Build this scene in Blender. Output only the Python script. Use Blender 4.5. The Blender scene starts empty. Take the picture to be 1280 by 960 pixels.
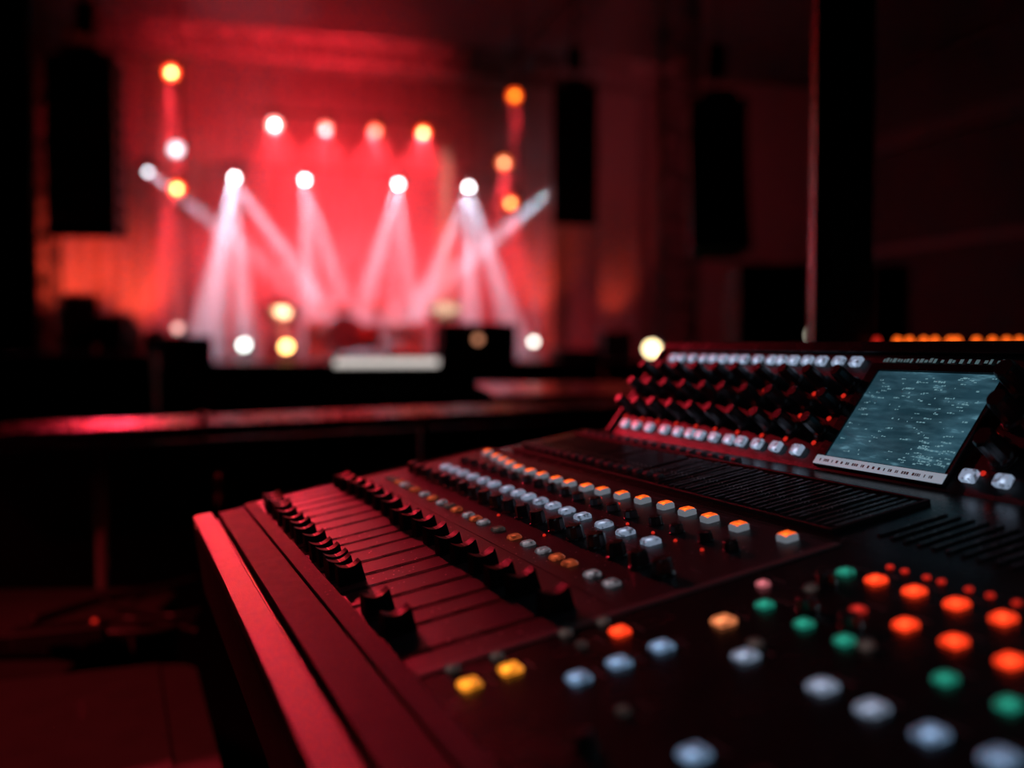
import bpy, bmesh, math, random
from mathutils import Vector, Matrix
random.seed(7)
C = bpy.context.scene
COL = C.collection
F, CX, CY = 1244.0, 640.0, 480.0           # focal length in pixels of the 1280x960 frame
EYE = Vector((0.0, 0.0, 1.15))
PITCH = math.atan(48 / F)                   # the camera looks down a little

# ------------------------------------------------------------------ camera
cd = bpy.data.cameras.new('camera'); cam = bpy.data.objects.new('camera', cd); COL.objects.link(cam)
cd.sensor_width = 36.0; cd.sensor_fit = 'HORIZONTAL'; cd.lens = 36.0 * F / 1280
cam.location = EYE; cam.rotation_euler = (math.pi / 2 - PITCH, 0, 0)
cd.clip_start = 0.02; cd.clip_end = 200
cd.dof.use_dof = True; cd.dof.focus_distance = 0.62; cd.dof.aperture_fstop = 3.3
C.camera = cam
# ------------------------------------------------------------------ world, exposure
w = bpy.data.worlds.new('world'); C.world = w; w.use_nodes = True
w.node_tree.nodes['Background'].inputs[0].default_value = (0.25, 0.35, 0.5, 1)
w.node_tree.nodes['Background'].inputs[1].default_value = 0.004
C.view_settings.view_transform = 'Standard'; C.view_settings.look = 'None'
C.view_settings.exposure = 0.0; C.view_settings.gamma = 1.0; C.view_settings.use_curve_mapping = False
C.cycles.max_bounces = 5; C.cycles.diffuse_bounces = 3; C.cycles.glossy_bounces = 3
C.cycles.volume_bounces = 0; C.cycles.sample_clamp_indirect = 3.0
C.cycles.use_denoising = True
C.cycles.caustics_reflective = False; C.cycles.caustics_refractive = False

# ------------------------------------------------------------------ frames
def at(x, y, Y):
    """point seen at pixel (x, y) of the photograph, at distance Y in front of the eye"""
    X, Z = (x - CX) / F, -(y - CY) / F
    c, s = math.cos(PITCH), math.sin(PITCH)
    d = Vector((X, c + s * Z, -s + c * Z))
    return EYE + d * (Y / d.y)
SA = math.radians(16)                       # the hall and its stage are turned 16 degrees
A = Vector((math.cos(SA), math.sin(SA), 0)); B = Vector((-math.sin(SA), math.cos(SA), 0))
ORG = Vector((-2.6, 14.5, 0))               # middle of the stage's front edge
def st(a, b, z): return ORG + A * a + B * b + Vector((0, 0, z))
def ab(p): q = p - ORG; return q.dot(A), q.dot(B)
def atb(x, y, b):
    """the same ray, met with the upright plane b metres behind the stage front"""
    d = at(x, y, 1.0) - EYE
    return EYE + d * ((b - (EYE - ORG).dot(B)) / d.dot(B))
RS = Matrix.Rotation(SA, 4, 'Z')

# ------------------------------------------------------------------ lights
def spot(name, pos, target, col, power, angle, blend=0.6, radius=0.05, parent=None):
    l = bpy.data.lights.new(name, 'SPOT'); o = bpy.data.objects.new(name, l); COL.objects.link(o)
    l.color = col; l.energy = power; l.spot_size = math.radians(angle); l.spot_blend = blend
    l.shadow_soft_size = radius
    o.location = pos
    o.rotation_euler = (Vector(target) - Vector(pos)).to_track_quat('-Z', 'Y').to_euler()
    if parent:
        o.parent = parent; o.location = Vector(pos) - parent.location
    return o
RED = (1.0, 0.035, 0.05); ORANGE = (1.0, 0.16, 0.03); COOL = (0.60, 0.78, 1.0)
# unseen red spot added off to the left to redden the bridge's far end
spot('added_red_side', (-3.0, 4.0, 3.4), (0.03, 1.00, 1.09), (1.0, 0.025, 0.05), 520, 4.4, 1.0, 0.10)
# unseen red floods added above the frame to redden the stage haze
for a_ in (-2.4, -0.8, 0.8):
    spot('added_red_flood', st(a_, -3.5, 7.15), st(0.6 + a_*0.5, 5.0, 4.0), (1.0, 0.03, 0.04), 3000, 34, 1.0, 0.15)
spot('added_red_flood', st(-1.0, -3.5, 7.15), st(-0.6, 5.0, 3.6), (1.0, 0.02, 0.035), 5200, 64, 1.0, 0.15)
# one more unseen flood, added to redden the wall right of the stage
spot('added_wall_flood', st(5.4, -1.5, 7.15), st(8.5, 6.5, 2.6), (1.0, 0.09, 0.11), 340, 100, 1.0, 0.15)
# spots without fixtures at the front truss, added to tint the desk's far left
spot('added_red_front', st(-3.0, 1.2, 6.0), (-0.22, 0.90, 1.02), (1.0, 0.03, 0.065), 3900, 3.9, 1.0, 0.15)
spot('added_orange_front', st(-3.2, 1.2, 5.6), (-0.40, 0.98, 1.02), (1.0, 0.13, 0.03), 2300, 1.15, 1.0, 0.12)  # added tight warm spot for the arm rest's far end
# unseen red spot added behind the eye for the low road case's lid
spot('added_red_fill', (-2.6, -1.2, 4.6), (-0.72, 0.95, 0.75), (1.0, 0.05, 0.06), 640, 20, 1.0, 0.1)
# unseen cold spot, right and ahead, added for rim highlights on the knobs
spot('added_cold_rim', (2.6, 3.0, 3.6), (0.30, 0.55, 1.08), (0.6, 0.82, 1.0), 14, 26, 1.0, 0.12)
# unseen cold spot added high behind the eye to brighten bridge and knobs
spot('added_cold_fill', (-0.2, -2.4, 3.3), (0.32, 0.62, 1.08), (0.60, 0.80, 1.0), 15, 20, 1.0, 0.12)

# ------------------------------------------------------------------ materials
MATS = {}
def mat(name, col, rough=0.5, metal=0.0, emit=None, estr=0.0, noise=0.12, scale=40.0, bump=0.0, spec=0.5, dust_glints=0.0, alpha=None):
    if name in MATS: return MATS[name]
    m = bpy.data.materials.new(name); m.use_nodes = True; MATS[name] = m
    nt = m.node_tree; b = nt.nodes['Principled BSDF']
    tc = nt.nodes.new('ShaderNodeTexCoord'); n = nt.nodes.new('ShaderNodeTexNoise')
    n.inputs['Scale'].default_value = scale; n.inputs['Detail'].default_value = 4
    nt.links.new(tc.outputs['Object'], n.inputs['Vector'])
    mx = nt.nodes.new('ShaderNodeMix'); mx.data_type = 'RGBA'
    mx.inputs[6].default_value = tuple(c * (1 - noise) for c in col) + (1,)
    mx.inputs[7].default_value = tuple(min(1, c * (1 + noise)) for c in col) + (1,)
    nt.links.new(n.outputs['Fac'], mx.inputs[0])
    out = mx.outputs[2]
    if dust_glints:
        v = nt.nodes.new('ShaderNodeTexVoronoi'); v.inputs['Scale'].default_value = 190
        nt.links.new(tc.outputs['Object'], v.inputs['Vector'])
        r = nt.nodes.new('ShaderNodeMapRange'); r.inputs[1].default_value = 0.07; r.inputs[2].default_value = 0.13
        r.inputs[3].default_value = 1; r.inputs[4].default_value = 0
        nt.links.new(v.outputs['Distance'], r.inputs[0])
        n2 = nt.nodes.new('ShaderNodeTexNoise'); n2.inputs['Scale'].default_value = 30
        nt.links.new(tc.outputs['Object'], n2.inputs['Vector'])
        r2 = nt.nodes.new('ShaderNodeMapRange'); r2.inputs[1].default_value = 0.42; r2.inputs[2].default_value = 0.55
        nt.links.new(n2.outputs['Fac'], r2.inputs[0])
        mu = nt.nodes.new('ShaderNodeMath'); mu.operation = 'MULTIPLY'
        nt.links.new(r.outputs[0], mu.inputs[0]); nt.links.new(r2.outputs[0], mu.inputs[1])
        mu2 = nt.nodes.new('ShaderNodeMath'); mu2.operation = 'MULTIPLY'; mu2.inputs[1].default_value = dust_glints
        nt.links.new(mu.outputs[0], mu2.inputs[0])
        m3 = nt.nodes.new('ShaderNodeMix'); m3.data_type = 'RGBA'; m3.inputs[7].default_value = (0.85, 0.8, 0.78, 1)
        nt.links.new(mu2.outputs[0], m3.inputs[0]); nt.links.new(out, m3.inputs[6]); out = m3.outputs[2]
    nt.links.new(out, b.inputs['Base Color'])
    rr = nt.nodes.new('ShaderNodeMapRange'); rr.inputs[3].default_value = max(0, rough - 0.08); rr.inputs[4].default_value = min(1, rough + 0.08)
    nt.links.new(n.outputs['Fac'], rr.inputs[0]); nt.links.new(rr.outputs[0], b.inputs['Roughness'])
    b.inputs['Metallic'].default_value = metal; b.inputs['Specular IOR Level'].default_value = spec
    if bump:
        bp = nt.nodes.new('ShaderNodeBump'); bp.inputs['Strength'].default_value = bump; bp.inputs['Distance'].default_value = 0.001
        nb = nt.nodes.new('ShaderNodeTexNoise'); nb.inputs['Scale'].default_value = scale * 12; nb.inputs['Detail'].default_value = 3
        nt.links.new(tc.outputs['Object'], nb.inputs['Vector']); nt.links.new(nb.outputs['Fac'], bp.inputs['Height'])
        nt.links.new(bp.outputs[0], b.inputs['Normal'])
    if emit:
        b.inputs['Emission Color'].default_value = tuple(emit) + (1,); b.inputs['Emission Strength'].default_value = estr
    return m
def key_mat(name, col, emit, estr, dark=0.25):
    """backlit key cap with a printed dark legend that differs from key to key"""
    m = mat(name, col, 0.35, emit=emit, estr=estr)
    nt = m.node_tree; b = nt.nodes['Principled BSDF']
    tc = nt.nodes.new('ShaderNodeTexCoord'); oi = nt.nodes.new('ShaderNodeObjectInfo')
    ad = nt.nodes.new('ShaderNodeVectorMath'); ad.operation = 'ADD'
    sc = nt.nodes.new('ShaderNodeVectorMath'); sc.operation = 'SCALE'; sc.inputs[3].default_value = 7.0
    cb = nt.nodes.new('ShaderNodeCombineXYZ')
    for k in range(3): nt.links.new(oi.outputs['Random'], cb.inputs[k])
    nt.links.new(cb.outputs[0], sc.inputs[0]); nt.links.new(tc.outputs['Object'], ad.inputs[0]); nt.links.new(sc.outputs[0], ad.inputs[1])
    n = nt.nodes.new('ShaderNodeTexNoise'); n.inputs['Scale'].default_value = 330; n.inputs['Detail'].default_value = 1
    nt.links.new(ad.outputs[0], n.inputs['Vector'])
    r = nt.nodes.new('ShaderNodeMapRange'); r.inputs[1].default_value = 0.36; r.inputs[2].default_value = 0.46
    r.inputs[3].default_value = estr * dark; r.inputs[4].default_value = estr
    nt.links.new(n.outputs['Fac'], r.inputs[0])
    # the little lamp under the cap shines through strongest off its middle
    di = nt.nodes.new('ShaderNodeVectorMath'); di.operation = 'DISTANCE'; di.inputs[1].default_value = (.0018, -.0020, .0025)
    nt.links.new(tc.outputs['Object'], di.inputs[0])
    hs = nt.nodes.new('ShaderNodeMapRange'); hs.inputs[1].default_value = .0008; hs.inputs[2].default_value = .0030
    hs.inputs[3].default_value = 3.2; hs.inputs[4].default_value = .85
    nt.links.new(di.outputs['Value'], hs.inputs[0])
    mu = nt.nodes.new('ShaderNodeMath'); mu.operation = 'MULTIPLY'
    nt.links.new(r.outputs[0], mu.inputs[0]); nt.links.new(hs.outputs[0], mu.inputs[1])
    nt.links.new(mu.outputs[0], b.inputs['Emission Strength'])
    return m

M_panel = mat('desk_panel', (0.042, 0.036, 0.040), 0.38, bump=0.12, dust_glints=1.0, noise=0.3, spec=0.7)
M_panel2 = mat('desk_panel_plain', (0.016, 0.017, 0.019), 0.26, bump=0.10, dust_glints=0.15, noise=0.3)
M_body = mat('desk_body', (0.012, 0.012, 0.013), 0.5, bump=0.1)
M_arm = mat('arm_rest', (0.042, 0.036, 0.036), 0.42, bump=0.35, noise=0.2, scale=90)
M_frontp = mat('front_panel_paint', (0.014, 0.011, 0.012), 0.6, bump=0.35, noise=0.2, scale=90, spec=0.22)
M_trim = mat('grey_trim', (0.030, 0.036, 0.036), 0.6, spec=0.15, bump=0.25, dust_glints=0.2, scale=60)
M_slot = mat('slot_black', (0.004, 0.004, 0.004), 0.7)
M_cap = mat('fader_plastic', (0.007, 0.007, 0.008), 0.45, noise=0.2, spec=0.10)
M_knob = mat('knob_plastic', (0.012, 0.012, 0.014), 0.30, noise=0.2, spec=0.8)
M_rib = mat('rib_plastic', (0.03, 0.032, 0.034), 0.22, bump=0.5, dust_glints=0.6, noise=0.4)  # the pale specks on the ribs are painted glints
M_groove = mat('groove', (0.06, 0.05, 0.05), 0.4)
M_keybody = mat('key_white', (0.55, 0.58, 0.62), 0.35, emit=(0.75, 0.85, 1.0), estr=0.14)
M_white = key_mat('key_white_lit', (0.5, 0.52, 0.56), (0.56, 0.72, 1.0), 0.31)
M_whiteb = key_mat('key_blue_white_lit', (0.4, 0.45, 0.5), (0.30, 0.50, 0.80), 0.40)
M_dimkey = key_mat('key_grey_dim', (0.11, 0.10, 0.10), (0.7, 0.5, 0.45), 0.03)
M_orange = key_mat('key_orange_lit', (0.5, 0.15, 0.05), (1.0, 0.115, 0.012), 1.5, 0.5)
M_redk = key_mat('key_red_lit', (0.4, 0.05, 0.03), (1.0, 0.045, 0.010), 1.7, 0.6)
M_amber = key_mat('key_amber_lit', (0.5, 0.25, 0.05), (1.0, 0.30, 0.02), 1.2, 0.5)
M_peach = key_mat('key_peach_lit', (0.5, 0.25, 0.15), (1.0, 0.28, 0.10), 0.8, 0.5)
M_green = key_mat('key_green_lit', (0.05, 0.3, 0.22), (0.03, 0.50, 0.34), 0.36, 0.5)
M_pink = key_mat('key_pink_lit', (0.5, 0.2, 0.2), (0.9, 0.22, 0.26), 0.5, 0.5)
M_reddim = key_mat('key_red_dim', (0.3, 0.04, 0.03), (0.8, 0.03, 0.02), 0.5, 0.5)
M_redglow = mat('red_glow', (0.2, 0.01, 0.01), 0.3, emit=(1.0, 0.03, 0.015), estr=0.55)
M_ledor = mat('led_orange', (0.3, 0.05, 0.01), 0.3, emit=(1.0, 0.13, 0.01), estr=1.6)
M_black = mat('matt_black', (0.008, 0.008, 0.008), 0.75)
M_blackm = mat('black_metal', (0.02, 0.02, 0.02), 0.4, metal=0.5)
M_alu = mat('truss_metal', (0.13, 0.125, 0.125), 0.45, metal=0.25)
M_grille = mat('speaker_grille', (0.006, 0.006, 0.006), 0.8, scale=300, noise=0.5)
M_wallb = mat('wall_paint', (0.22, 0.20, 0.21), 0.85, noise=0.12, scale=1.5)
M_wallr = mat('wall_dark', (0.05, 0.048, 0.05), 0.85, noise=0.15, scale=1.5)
M_ceil = mat('ceiling_paint', (0.10, 0.09, 0.09), 0.9, noise=0.1, scale=1.0)
M_floor = mat('floor_black', (0.02, 0.018, 0.018), 0.45, noise=0.3, scale=6)
M_curt = mat('stage_curtain', (0.40, 0.36, 0.36), 0.9, noise=0.2, scale=3)
M_deck = mat('stage_deck', (0.03, 0.03, 0.03), 0.4, noise=0.3, scale=5)
M_case = mat('case_laminate', (0.045, 0.04, 0.04), 0.55, noise=0.2, scale=20, bump=0.1)
M_rail = mat('rail_steel', (0.55, 0.50, 0.50), 0.22, metal=0.9, noise=0.1)
M_table = mat('table_gloss', (0.10, 0.07, 0.07), 0.16, noise=0.2, spec=1.0)

# ------------------------------------------------------------------ mesh helpers
class MB:
    def __init__(s): s.v = []; s.f = []; s.sm = []
    def add(s, vs, fs, smooth=False):
        o = len(s.v); s.v += [tuple(p) for p in vs]; s.f += [tuple(i + o for i in f) for f in fs]; s.sm += [smooth] * len(fs); return s
    def box(s, lo, hi, M=None):
        x0, y0, z0 = lo; x1, y1, z1 = hi
        vs = [Vector(p) for p in ((x0,y0,z0),(x1,y0,z0),(x1,y1,z0),(x0,y1,z0),(x0,y0,z1),(x1,y0,z1),(x1,y1,z1),(x0,y1,z1))]
        if M: vs = [M @ p for p in vs]
        return s.add(vs, [(3,2,1,0),(4,5,6,7),(0,1,5,4),(1,2,6,5),(2,3,7,6),(3,0,4,7)])
    def bbox(s, lo, hi, b, M=None):
        """box with its upright edges and its top edge chamfered by b"""
        x0, y0, z0 = lo; x1, y1, z1 = hi
        def ring(i, z): return [(x0+b+i,y0+i,z),(x1-b-i,y0+i,z),(x1-i,y0+b+i,z),(x1-i,y1-b-i,z),(x1-b-i,y1-i,z),(x0+b+i,y1-i,z),(x0+i,y1-b-i,z),(x0+i,y0+b+i,z)]
        vs = [Vector(p) for p in ring(0, z0) + ring(0, z1 - b) + ring(b * .7, z1)]
        if M: vs = [M @ p for p in vs]
        fs = [tuple(range(7, -1, -1)), tuple(range(16, 24))]
        for r in (0, 8):
            for k in range(8): fs.append((r + k, r + (k + 1) % 8, r + 8 + (k + 1) % 8, r + 8 + k))
        return s.add(vs, fs)
    def prism(s, poly, x0, x1):
        """polygon of (y, z) swept along x"""
        n = len(poly); vs = [(x0, y, z) for y, z in poly] + [(x1, y, z) for y, z in poly]
        fs = [tuple(range(n)), tuple(range(2*n-1, n-1, -1))] + [(k, n+k, n+(k+1) % n, (k+1) % n) for k in range(n)]
        return s.add(vs, fs)
    def lathe(s, prof, seg=20, M=None, smooth=True, caps=True):
        vs = []
        for r, z in prof:
            for k in range(seg):
                a = 2 * math.pi * k / seg; vs.append(Vector((r * math.cos(a), r * math.sin(a), z)))
        if M: vs = [M @ p for p in vs]
        fs = []
        for i in range(len(prof) - 1):
            for k in range(seg): fs.append((i*seg+k, i*seg+(k+1) % seg, (i+1)*seg+(k+1) % seg, (i+1)*seg+k))
        s.add(vs, fs, smooth)
        o = len(s.v) - len(vs)
        if caps:
            s.f.append(tuple(o + k for k in range(seg - 1, -1, -1))); s.sm.append(False)
            s.f.append(tuple(o + (len(prof)-1)*seg + k for k in range(seg))); s.sm.append(False)
        return s
    def bar(s, p, q, r, seg=6):
        p, q = Vector(p), Vector(q); d = q - p
        M = Matrix.Translation(p) @ d.to_track_quat('Z', 'Y').to_matrix().to_4x4()
        return s.lathe([(r, 0), (r, d.length)], seg, M)
    def tube(s, pts, r, seg=8):
        pts = [Vector(p) for p in pts]; n = len(pts); vs = []
        for i, p in enumerate(pts):
            d = (pts[min(n-1, i+1)] - pts[max(0, i-1)]).normalized()
            R = d.to_track_quat('Z', 'Y').to_matrix()
            for k in range(seg):
                a = 2*math.pi*k/seg; vs.append(p + R @ Vector((r*math.cos(a), r*math.sin(a), 0)))
        fs = [(i*seg+k, i*seg+(k+1) % seg, (i+1)*seg+(k+1) % seg, (i+1)*seg+k) for i in range(n-1) for k in range(seg)]
        fs += [tuple(range(seg-1, -1, -1)), tuple((n-1)*seg+k for k in range(seg))]
        return s.add(vs, fs, True)
    def mesh(s, name, m):
        me = bpy.data.meshes.new(name); me.from_pydata(s.v, [], s.f); me.materials.append(m)
        me.polygons.foreach_set('use_smooth', s.sm)
        bm = bmesh.new(); bm.from_mesh(me); bmesh.ops.recalc_face_normals(bm, faces=bm.faces); bm.to_mesh(me); bm.free()
        return me
    def obj(s, name, m, parent=None, M=None):
        o = bpy.data.objects.new(name, s.mesh(name, m)); COL.objects.link(o)
        if parent: o.parent = parent
        if M: o.matrix_local = M
        return o
def inst(name, me, parent, M):
    o = bpy.data.objects.new(name, me); COL.objects.link(o); o.parent = parent; o.matrix_local = M; return o
def tag(o, label=None, cat=None, group=None, kind=None):
    if label: o['label'] = label
    if cat: o['category'] = cat
    if group: o['group'] = group
    if kind: o['kind'] = kind
    return o
def thing(name, label, cat, loc, group=None, rot=None):
    o = bpy.data.objects.new(name, None); COL.objects.link(o); o.location = loc
    if rot: o.rotation_euler = rot
    o.empty_display_size = 0.1
    return tag(o, label, cat, group)
def struct(name, mb, m): return tag(mb.obj(name, m), kind='structure')
def stbox(mb, a0, b0, z0, a1, b1, z1):
    return mb.box((a0, b0, z0), (a1, b1, z1), Matrix.Translation(ORG) @ RS)

# ================================================================== THE HALL
BB = 6.5                                        # back wall behind the stage
CEIL = 7.3
a_r = ab(atb(1050, 300, BB))[0]                 # right wall
a_l = ab(atb(-30, 300, BB))[0] - 1.5
FRONT = -20.0
def stm(): return Matrix.Translation(ORG) @ RS
struct('floor', stbox(MB(), a_l-.2, FRONT, -0.1, a_r+.2, BB+.2, 0.0), M_floor)
struct('ceiling', stbox(MB(), a_l-.2, FRONT, CEIL, a_r+.2, BB+.2, CEIL+.1), M_ceil)
struct('wall_back', stbox(MB(), a_l-.2, BB, 0, a_r+.2, BB+.2, CEIL), M_wallb)
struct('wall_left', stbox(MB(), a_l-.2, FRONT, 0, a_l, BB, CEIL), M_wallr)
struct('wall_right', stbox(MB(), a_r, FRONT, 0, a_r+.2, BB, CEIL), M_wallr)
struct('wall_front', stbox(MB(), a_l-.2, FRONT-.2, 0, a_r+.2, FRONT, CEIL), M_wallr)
def on_right(x, y):
    d = at(x, y, 1.0) - EYE
    p = EYE + d * ((a_r - (EYE - ORG).dot(A)) / d.dot(A)); return p
p = on_right(1090, 190); q = on_right(1280, 124)
zt = (p.z + q.z) / 2
struct('trim_1', stbox(MB(), a_r-.18, FRONT, zt-.18, a_r, BB, zt+.18), M_ceil)
p = on_right(1190, 300)
struct('trim_2', stbox(MB(), a_r-.07, FRONT, p.z-.1, a_r, BB, p.z+.05), M_wallb)
# lower grey wainscot of the back wall, right of the stage
p0 = atb(866, 345, BB-.1); p1 = atb(1050, 322, BB-.1)
struct('trim_3', stbox(MB(), ab(p0)[0], BB-.12, 0, a_r, BB, p0.z), M_wallb)
# coffer beams of the ceiling above the stage
for k, (x, y) in enumerate(((700, 78), (128, 20))):
    pa = ab(atb(x, y, 3.2))[0]
    struct('trim_%d' % (4 + k), stbox(MB(), pa-.22, -9, CEIL-.30, pa+.22, BB, CEIL), M_ceil)

# steel column close on the right
Yc = 1.5
cx0, cx1 = at(1012, 300, Yc).x, at(1087, 300, Yc).x
g = thing('steel_column', 'black steel column rising to the ceiling behind the mixing desk', 'column', (0.5*(cx0+cx1), Yc, 0))
wd = (cx1 - cx0)
mb = MB(); mb.box((-wd*.26, -.02, 0), (wd*.48, .02, CEIL-.01)); mb.obj('web', M_blackm, g)
mb = MB(); mb.box((-wd*.46, -.012, 0), (-wd*.40, .012, CEIL-.01)); mb.obj('flange', mat('column_gloss', (.03,.03,.03), .25, metal=.4), g)
mb = MB(); mb.box((-wd*.5, -.09, 0), (wd*.5, .09, .02)); mb.obj('foot_plate', M_blackm, g)
mb = MB(); mb.box((-wd*.41, .004, .02), (-wd*.25, .010, CEIL-.01)); mb.obj('edge_strip', MATS['column_gloss'], g)

# ================================================================== STAGE
DECK = 0.90
a0s, a1s = ab(atb(-60, 440, 0))[0], ab(atb(838, 440, 0))[0]
g = thing('stage', 'black stage platform with a dark skirt at the far end of the hall', 'stage', st(0, 0, 0), None, (0, 0, SA))
MB().box((a0s, 0, DECK-.08), (a1s, BB-.05, DECK)).obj('deck', M_deck, g)
n = 9
for k in range(n):
    x0 = a0s + (a1s-a0s)*k/n; x1 = a0s + (a1s-a0s)*(k+1)/n
    MB().box((x0+.01, .02, 0), (x1-.01, .05, DECK-.08)).obj('skirt_panel', M_black, g)
for k in range(4):
    for bb in (.5, BB-.6):
        x = a0s + .3 + (a1s-a0s-.6)*k/3
        MB().bar((x, bb, 0), (x, bb, DECK-.08), .04).obj('leg', M_blackm, g)
# backdrop curtain with folds
ca0, ca1 = ab(atb(40, 300, BB-.5))[0], ab(atb(694, 300, BB-.5))[0]
mb = MB(); N = 220; vs = []; 
for i in range(N+1):
    x = ca0 + (ca1-ca0)*i/N; y = BB-.45 + .06*math.sin(i*0.9) + .03*math.sin(i*.37)
    vs += [(x, y, DECK+.02), (x, y, CEIL-.55)]
mb.add(vs, [(2*i, 2*i+2, 2*i+3, 2*i+1) for i in range(N)], True)
o = mb.obj('backdrop_curtain', M_curt); o.matrix_world = stm()
sm = o.modifiers.new('thick', 'SOLIDIFY'); sm.thickness = .01
tag(o, 'tall pleated stage curtain glowing red behind the beams of light', 'curtain')
# wing panels on the stage's right side: dark-red upright flats
wing = [(748, 800, 5.6, 'red lit upright flat at the right end of the stage, above the small black case'),
        (802, 834, 5.9, 'narrow dark red upright flat beside the right lattice tower')]
for x0, x1, b, lab in wing:
    q0, q1 = atb(x0, 300, b), atb(x1, 300, b); aa, bb_ = ab(q0)[0], ab(q1)[0]; zt_ = atb(x0, 108, b).z
    g = thing('stage_flat', lab, 'panel', st((aa+bb_)/2, b, DECK), 'upright flats at the right of the stage', (0, 0, SA))
    hw = (bb_-aa)/2
    MB().box((-hw, 0, 0), (hw, .04, zt_-DECK)).obj('cloth_face', M_wallb, g)
    MB().box((-hw, .04, 0), (-hw+.06, .10, zt_-DECK)).obj('stile', M_black, g)
    MB().box((hw-.06, .04, 0), (hw, .10, zt_-DECK)).obj('stile', M_black, g)
# masking curtain, far left
q0 = at(-80, 300, 11.5); q1 = at(44, 300, 11.5)
mb = MB(); vs = []; N = 40
for i in range(N+1):
    x = q0.x + (q1.x-q0.x)*i/N; y = 11.5 + .06*math.sin(i*1.1); vs += [(x, y, 0.0), (x, y, 6.9)]
mb.add(vs, [(2*i, 2*i+2, 2*i+3, 2*i+1) for i in range(N)], True)
o = mb.obj('masking_curtain', M_black); o.modifiers.new('thick', 'SOLIDIFY').thickness = .012
tag(o, 'black masking curtain hanging at the left edge of the stage', 'curtain')

# ------------------------------------------------------------------ trusses
def truss(name, label, p, q, s, bays, m=None, group=None, r=.025, seglat=5):
    p, q = Vector(p), Vector(q); d = q - p; L = d.length
    g = thing(name, label, 'truss', p, group)
    R = d.to_track_quat('Z', 'Y').to_matrix()
    cs = [R @ Vector((sx*s/2, sy*s/2, 0)) for sx, sy in ((-1,-1),(1,-1),(1,1),(-1,1))]
    m = m or M_alu
    for c in cs: MB().bar(c, c + d, r, 8).obj('chord', m, g)
    mb = MB()
    for i in range(bays):
        t0, t1 = d*(i/bays), d*((i+1)/bays)
        for k in range(4):
            a, b = cs[k], cs[(k+1) % 4]
            if (i + k) % 2: a, b = b, a
            mb.bar(a + t0, b + t1, r*.6, seglat)
            mb.bar(cs[k] + t0, cs[(k+1) % 4] + t0, r*.6, seglat)
    mb.obj('lattice', m, g)
    return g
tz = atb(145, 46, 1.2).z
pL, pR = atb(110, 44, 1.2), atb(850, 44, 1.2); pL.z = pR.z = tz
truss('lighting_truss', 'long horizontal lattice truss hanging across the top of the stage', pL, pR, .40, 34)
for x, lab in ((53, 'left lattice tower beside the left hung speaker column, glowing red'), (846, 'right lattice tower between the red flats and the curved hung speaker column')):
    Y = 12.4 if x < 400 else 13.0
    b_ = at(x, 300, Y); 
    truss('lattice_tower', lab, (b_.x, Y, 0.0), (b_.x, Y, CEIL-.02), .30 if x < 400 else .44, 26, group='lattice towers')
# hanging pipes that carry the lamps
def pipe(name, label, pts, drops):
    g = thing(name, label, 'pipe', pts[0]); o0 = Vector(pts[0])
    MB().bar(Vector((0,0,0)), Vector(pts[1])-o0, .025, 8).obj('tube', M_blackm, g)
    for t in drops:
        c = (Vector(pts[1])-o0)*t
        MB().bar(c, Vector((c.x, c.y, CEIL-o0.z-.005)), .006, 5).obj('suspension_wire', M_blackm, g)
    return g
def lvl(x, y, b, ref):  # a point on the level of ref's z, plane b
    p = atb(x, y, b); p.z = ref; return p
zb1 = atb(436, 146, 2.6).z; zb2 = atb(440, 214, 4.4).z
pipe('lamp_pipe', 'upper horizontal pipe carrying the row of four red and white par lamps', [lvl(310, 150, 2.6, zb1), lvl(560, 150, 2.6, zb1)], (.1, .5, .9))
pipe('lamp_pipe', 'lower horizontal pipe carrying the row of four white beam lamps', [lvl(262, 214, 4.4, zb2), lvl(612, 214, 4.4, zb2)], (.1, .5, .9))
for x, lab in ((226, 'left drop pipe carrying a column of three par lamps'), (648, 'right drop pipe carrying a column of three orange par lamps')):
    pt = atb(x, 80, 2.2); pb_ = Vector((pt.x, pt.y, atb(x, 268, 2.2).z)); top = Vector((pt.x, pt.y, CEIL-.01))
    g = thing('drop_pipe', lab, 'pipe', pb_, 'vertical drop pipes'); MB().bar((0,0,0), top-pb_, .03, 8).obj('tube', M_blackm, g)
    MB().lathe([(.09, 0), (.09, .02)], 12, Matrix.Translation((0,0,top.z-pb_.z-.02))).obj('flange', M_blackm, g)

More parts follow.
